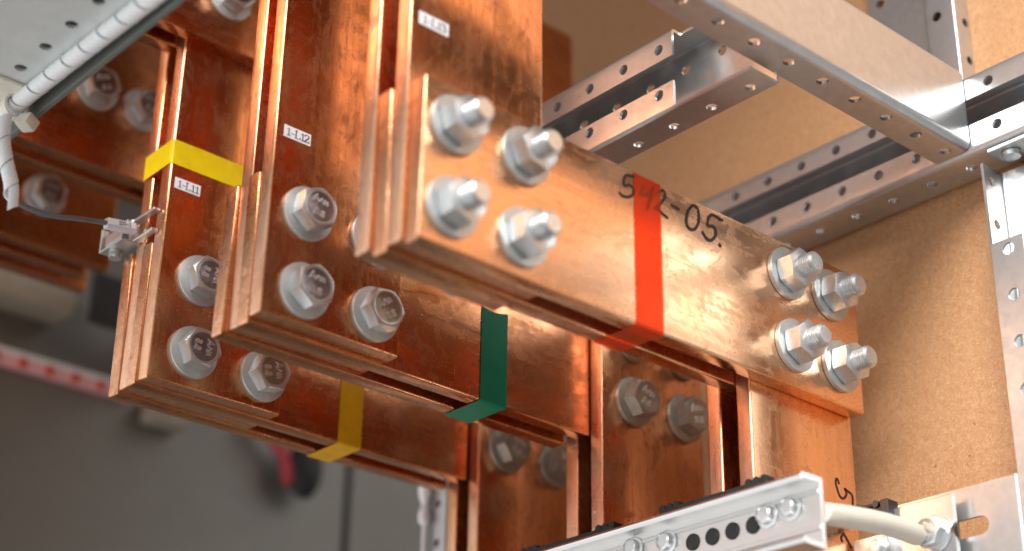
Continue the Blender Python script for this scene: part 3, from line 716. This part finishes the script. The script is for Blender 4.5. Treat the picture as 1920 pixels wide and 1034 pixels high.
tag(ct, 'ivory cable tie with its mount holding the spiral wrap', 'cable tie')
wp = catmull([(-0.2195, 0.205, 0.070), (-0.2100, 0.222, 0.0760), (-0.2041, 0.230, 0.0785), (-0.1951, 0.230, 0.0771), (-0.1834, 0.230, 0.0777), (-0.1689, 0.230, 0.0811), (-0.1541, 0.2315, 0.0848), (-0.146, 0.2335, 0.0868), (-0.136, 0.236, 0.0890)], 6)
wr = obj('sensor_wire', tube_bm(wp, 0.00135, 14), WIRE)
tag(wr, 'thin black wire from the wrap end to the steel clip', 'wire')
d = Vector((0.0175, 0.0, 0.0026)).normalized()
mk = empty('wire_marker', (-0.1450, 0.2325, 0.0868), (0, -math.asin(d.z), 0))
obj('sleeve', box_bm(-0.0088, 0.0088, -0.0024, 0.0024, -0.0033, 0.0022, 0.0008, 2), SLEEVE, mk)
obj('insert', box_bm(-0.0080, 0.0080, -0.0027, -0.0020, -0.0016, 0.0020, 0.0002, 1), PAPER, mk)
obj('lettering', strokes_bm(text_strokes('100-1', 0.0022), 0.0003, 0, False), INK, mk, (0.0010, -0.00285, 0.0002), (R90, 0, 0), smooth=None)
tag(mk, 'pale plastic marker reading 100-1 on the thin wire', 'wire marker')
cl = empty('steel_clip', (-0.1305, 0.2380, 0.0920))
bm = bmesh.new()
for z in (0.0040, -0.0080): box_bm(-0.0036, 0.0004, -0.0190, 0.0040, z - 0.0006, z + 0.0010, 0.0003, 1, bm=bm)
box_bm(-0.0046, 0.0002, 0.0014, 0.0034, -0.0085, 0.0049, 0.0003, 1, bm=bm)
obj('clip_frame', bm, ZINC, cl)
bm = box_bm(-0.0100, 0.0008, 0.0005, 0.0245, -0.0092, -0.0080, 0.0003, 1)
box_bm(-0.0100, -0.0088, 0.0005, 0.0180, -0.0078, -0.0012, 0.0003, 1, bm=bm)
box_bm(-0.0100, 0.0008, 0.0232, 0.0245, -0.0078, 0.0050, 0.0003, 1, bm=bm)
box_bm(-0.0060, 0.0008, 0.0040, 0.0230, 0.0040, 0.0052, 0.0003, 1, bm=bm)
obj('clip_body', bm, GALV_DULL, cl)
obj('clip_screw', cyl_bm((-0.0045, 0.016, -0.0093), (-0.0045, 0.016, -0.0135), 0.0034), ZINC, cl)
tag(cl, 'small steel terminal clip on the edge of the 1-L11 upright', 'clip')

# ------------------------------------------------------------------ blurred background
for x0, x1, l in ((-0.13, 0.2840, 'wide grey steel cabinet panel at the back'), (0.2905, 1.1, 'grey back panel right of the dark vertical seam')):
    tag(obj('cabinet_panel', box_bm(x0, x1, 0.62, 0.63, -0.03, 0.9, 0.001, 1), PANEL), l, 'panel', 'back panels')
tag(obj('seam_strip', box_bm(0.2842, 0.2903, 0.626, 0.632, -0.03, 0.9), DARK), 'dark vertical seam between the two back panels', 'seam')
wt = obj('warning_tape', box_bm(-0.40, 0.075, 0.612, 0.6195, 0.1560, 0.1680, 0.0005, 1), PINK)
for k in range(-9, 4):
    obj('dash', box_bm(k * 0.0215, k * 0.0215 + 0.005, 0.6105, 0.6119, 0.1563, 0.1640), REDD, wt)
obj('tape_edge', box_bm(-0.40, 0.075, 0.6105, 0.6119, 0.1642, 0.1680), WHITE, wt)
tag(wt, 'pink and white striped tape across the grey back panel', 'tape')
tag(obj('beige_box', box_bm(-0.30, 0.004, 0.585, 0.6195, 0.198, 0.232, 0.002, 2), BEIGE), 'beige box on the back panel under the far copper stack', 'box', )
tag(obj('pale_block', box_bm(0.085, 0.118, 0.60, 0.6195, 0.141, 0.160, 0.002, 2), BEIGE), 'small pale block just below the yellow phase corner', 'block')
bc = bmesh.new(); bmesh.ops.create_uvsphere(bc, u_segments=28, v_segments=18, radius=1.0)
for v in bc.verts: v.co = Vector((v.co.x * 0.0150, v.co.y * 0.012, v.co.z * 0.0270))
bcap = tag(obj('black_grommet', bc, RUBBER, None, (0.229, 0.600, 0.136)), 'round black rubber grommet hanging before the grey panel', 'grommet')
bs = tube_bm(catmull([(0.180, 0.606, 0.166), (0.196, 0.604, 0.156), (0.208, 0.602, 0.142), (0.2135, 0.600, 0.118)], 5), [0.0065] * 5 + [0.006] * 5 + [0.0052] * 5 + [0.003], 12)
tag(obj('crimson_strap', bs, CRIMSON), 'blurred crimson strap beside the black grommet', 'strap')
po = obj('perforated_post', channel_bm([(0.1420, 0.2800), (0.1240, 0.2870), (0.1240, 0.3040), (0.1420, 0.3040)], 0.001, -0.0014, fz, -0.42, 0.12), GALV_DULL)
cut(po, [('cyl', (0.117, 0.2950, 0.0105 + k * P), (0.132, 0.2950, 0.0105 + k * P), 0.0027) for k in range(-8, 4)])
tag(po, 'blurred grey post with holes seen below the rear bar end', 'steel post', 'galvanised posts')
wcb = obj('white_cable', tube_bm([(0.1205, 0.3030, 0.05), (0.1205, 0.3030, -0.40)], 0.0016, 10), WHITE)
obj('cable_clip', lathe_bm([(0.001, -0.013), (0.0036, -0.011), (0.0040, -0.006), (0.0020, 0.0), (0.0042, 0.007), (0.0044, 0.012), (0.001, 0.013)], 18), WHITE, wcb, (0.1200, 0.3030, 0.0105))
tag(wcb, 'thin white cable with a bulging clip on the blurred post', 'cable')
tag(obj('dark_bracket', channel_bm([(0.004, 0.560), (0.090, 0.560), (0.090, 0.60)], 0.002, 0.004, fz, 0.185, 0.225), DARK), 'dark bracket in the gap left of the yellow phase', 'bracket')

rf = obj('shade_sheet', box_bm(-0.42, 0.2020, -0.19, 0.62, 0.435, 0.440, 0.001, 1), GALV_DULL)  # sheet added out of view to keep light off the upper board
tag(rf, 'unseen steel sheet added above the copper bars to block light', 'panel')
# ------------------------------------------------------------------ light, world, camera
w = bpy.data.worlds.new('World'); sc.world = w; w.use_nodes = True
nt = w.node_tree; nt.nodes.clear()
out = nt.nodes.new('ShaderNodeOutputWorld'); bg = nt.nodes.new('ShaderNodeBackground')
tc = nt.nodes.new('ShaderNodeTexCoord'); sep = nt.nodes.new('ShaderNodeSeparateXYZ')
nt.links.new(tc.outputs['Generated'], sep.inputs[0])
mr = N(nt, 'ShaderNodeMapRange'); mr.inputs['From Min'].default_value = -1; mr.inputs['From Max'].default_value = 1
nt.links.new(sep.outputs['Z'], mr.inputs['Value'])
base = ramp(nt, mr.outputs[0], [(0.0, (0.08, 0.065, 0.055)), (0.44, (0.13, 0.115, 0.10)), (0.58, (0.36, 0.345, 0.33)), (0.75, (0.92, 0.91, 0.89)), (1.0, (1.0, 0.99, 0.97))])
def towards(v, lo, hi):
    d = nt.nodes.new('ShaderNodeVectorMath'); d.operation = 'DOT_PRODUCT'; nt.links.new(tc.outputs['Generated'], d.inputs[0])
    d.inputs[1].default_value = Vector(v).normalized()
    return ramp(nt, d.outputs['Value'], [(lo, 0.0), (hi, 1.0)])
n1 = noise(nt, tc.outputs['Generated'], 2.6, 3, 0.55, 0.5)
col = mix(nt, 1.0, base, ramp(nt, n1, [(0.38, 0.5), (0.62, 1.3)]), 'MULTIPLY')
col = mix(nt, towards((-0.62, 0.62, 0.40), 0.70, 0.93), col, (0.80, 0.78, 0.77))
col = mix(nt, math_(nt, 'MULTIPLY', towards((-0.8, 0.25, -0.5), 0.35, 0.9), 0.95), col, (1.0, 1.01, 1.01))
nt.links.new(col, bg.inputs[0]); bg.inputs[1].default_value = 1.42
nt.links.new(bg.outputs[0], out.inputs[0])
def area(name, loc, tgt, size, power, col):
    l = bpy.data.lights.new(name, 'AREA'); l.shape = 'RECTANGLE'; l.size = size[0]; l.size_y = size[1]; l.energy = power; l.color = col
    o = bpy.data.objects.new(name, l); COL.objects.link(o); o.location = loc
    o.rotation_euler = (Vector(tgt) - Vector(loc)).to_track_quat('-Z', 'Y').to_euler(); return o
area('window_lamp', (-1.05, -0.80, 1.05), (0.15, -0.05, 0.05), (0.95, 0.95), 54, (1.0, 0.97, 0.94))

cam = bpy.data.cameras.new('Camera'); co_ = bpy.data.objects.new('Camera', cam); COL.objects.link(co_); sc.camera = co_
Rr = ((0.7474904197179959, -0.6641116382382986, 0.01462205136968051), (0.29743825592490347, 0.31493705557205154, -0.9013019110930355), (0.5939600629185147, 0.6780637012730071, 0.4329446392713326))
x_, y_, z_ = Vector(Rr[0]), -Vector(Rr[1]), -Vector(Rr[2])
M = Matrix((x_, y_, z_)).transposed().to_4x4(); M.translation = (-0.5064211857590516, -0.4913098528908596, -0.31443224186215785)
co_.matrix_world = M
cam.sensor_width = 36; cam.lens = 3155.67 / 1920 * 36; cam.clip_start = 0.01; cam.clip_end = 50
cam.dof.use_dof = True; cam.dof.focus_distance = 0.852; cam.dof.aperture_fstop = 3.6; cam.dof.aperture_blades = 0
sc.view_settings.view_transform = 'Standard'; sc.view_settings.look = 'None'; sc.view_settings.exposure = 0.0; sc.view_settings.gamma = 1
sc.render.engine = 'CYCLES'
sc.cycles.use_denoising = True
sc.cycles.max_bounces = 10; sc.cycles.glossy_bounces = 6; sc.cycles.transparent_max_bounces = 8; sc.cycles.sample_clamp_indirect = 6
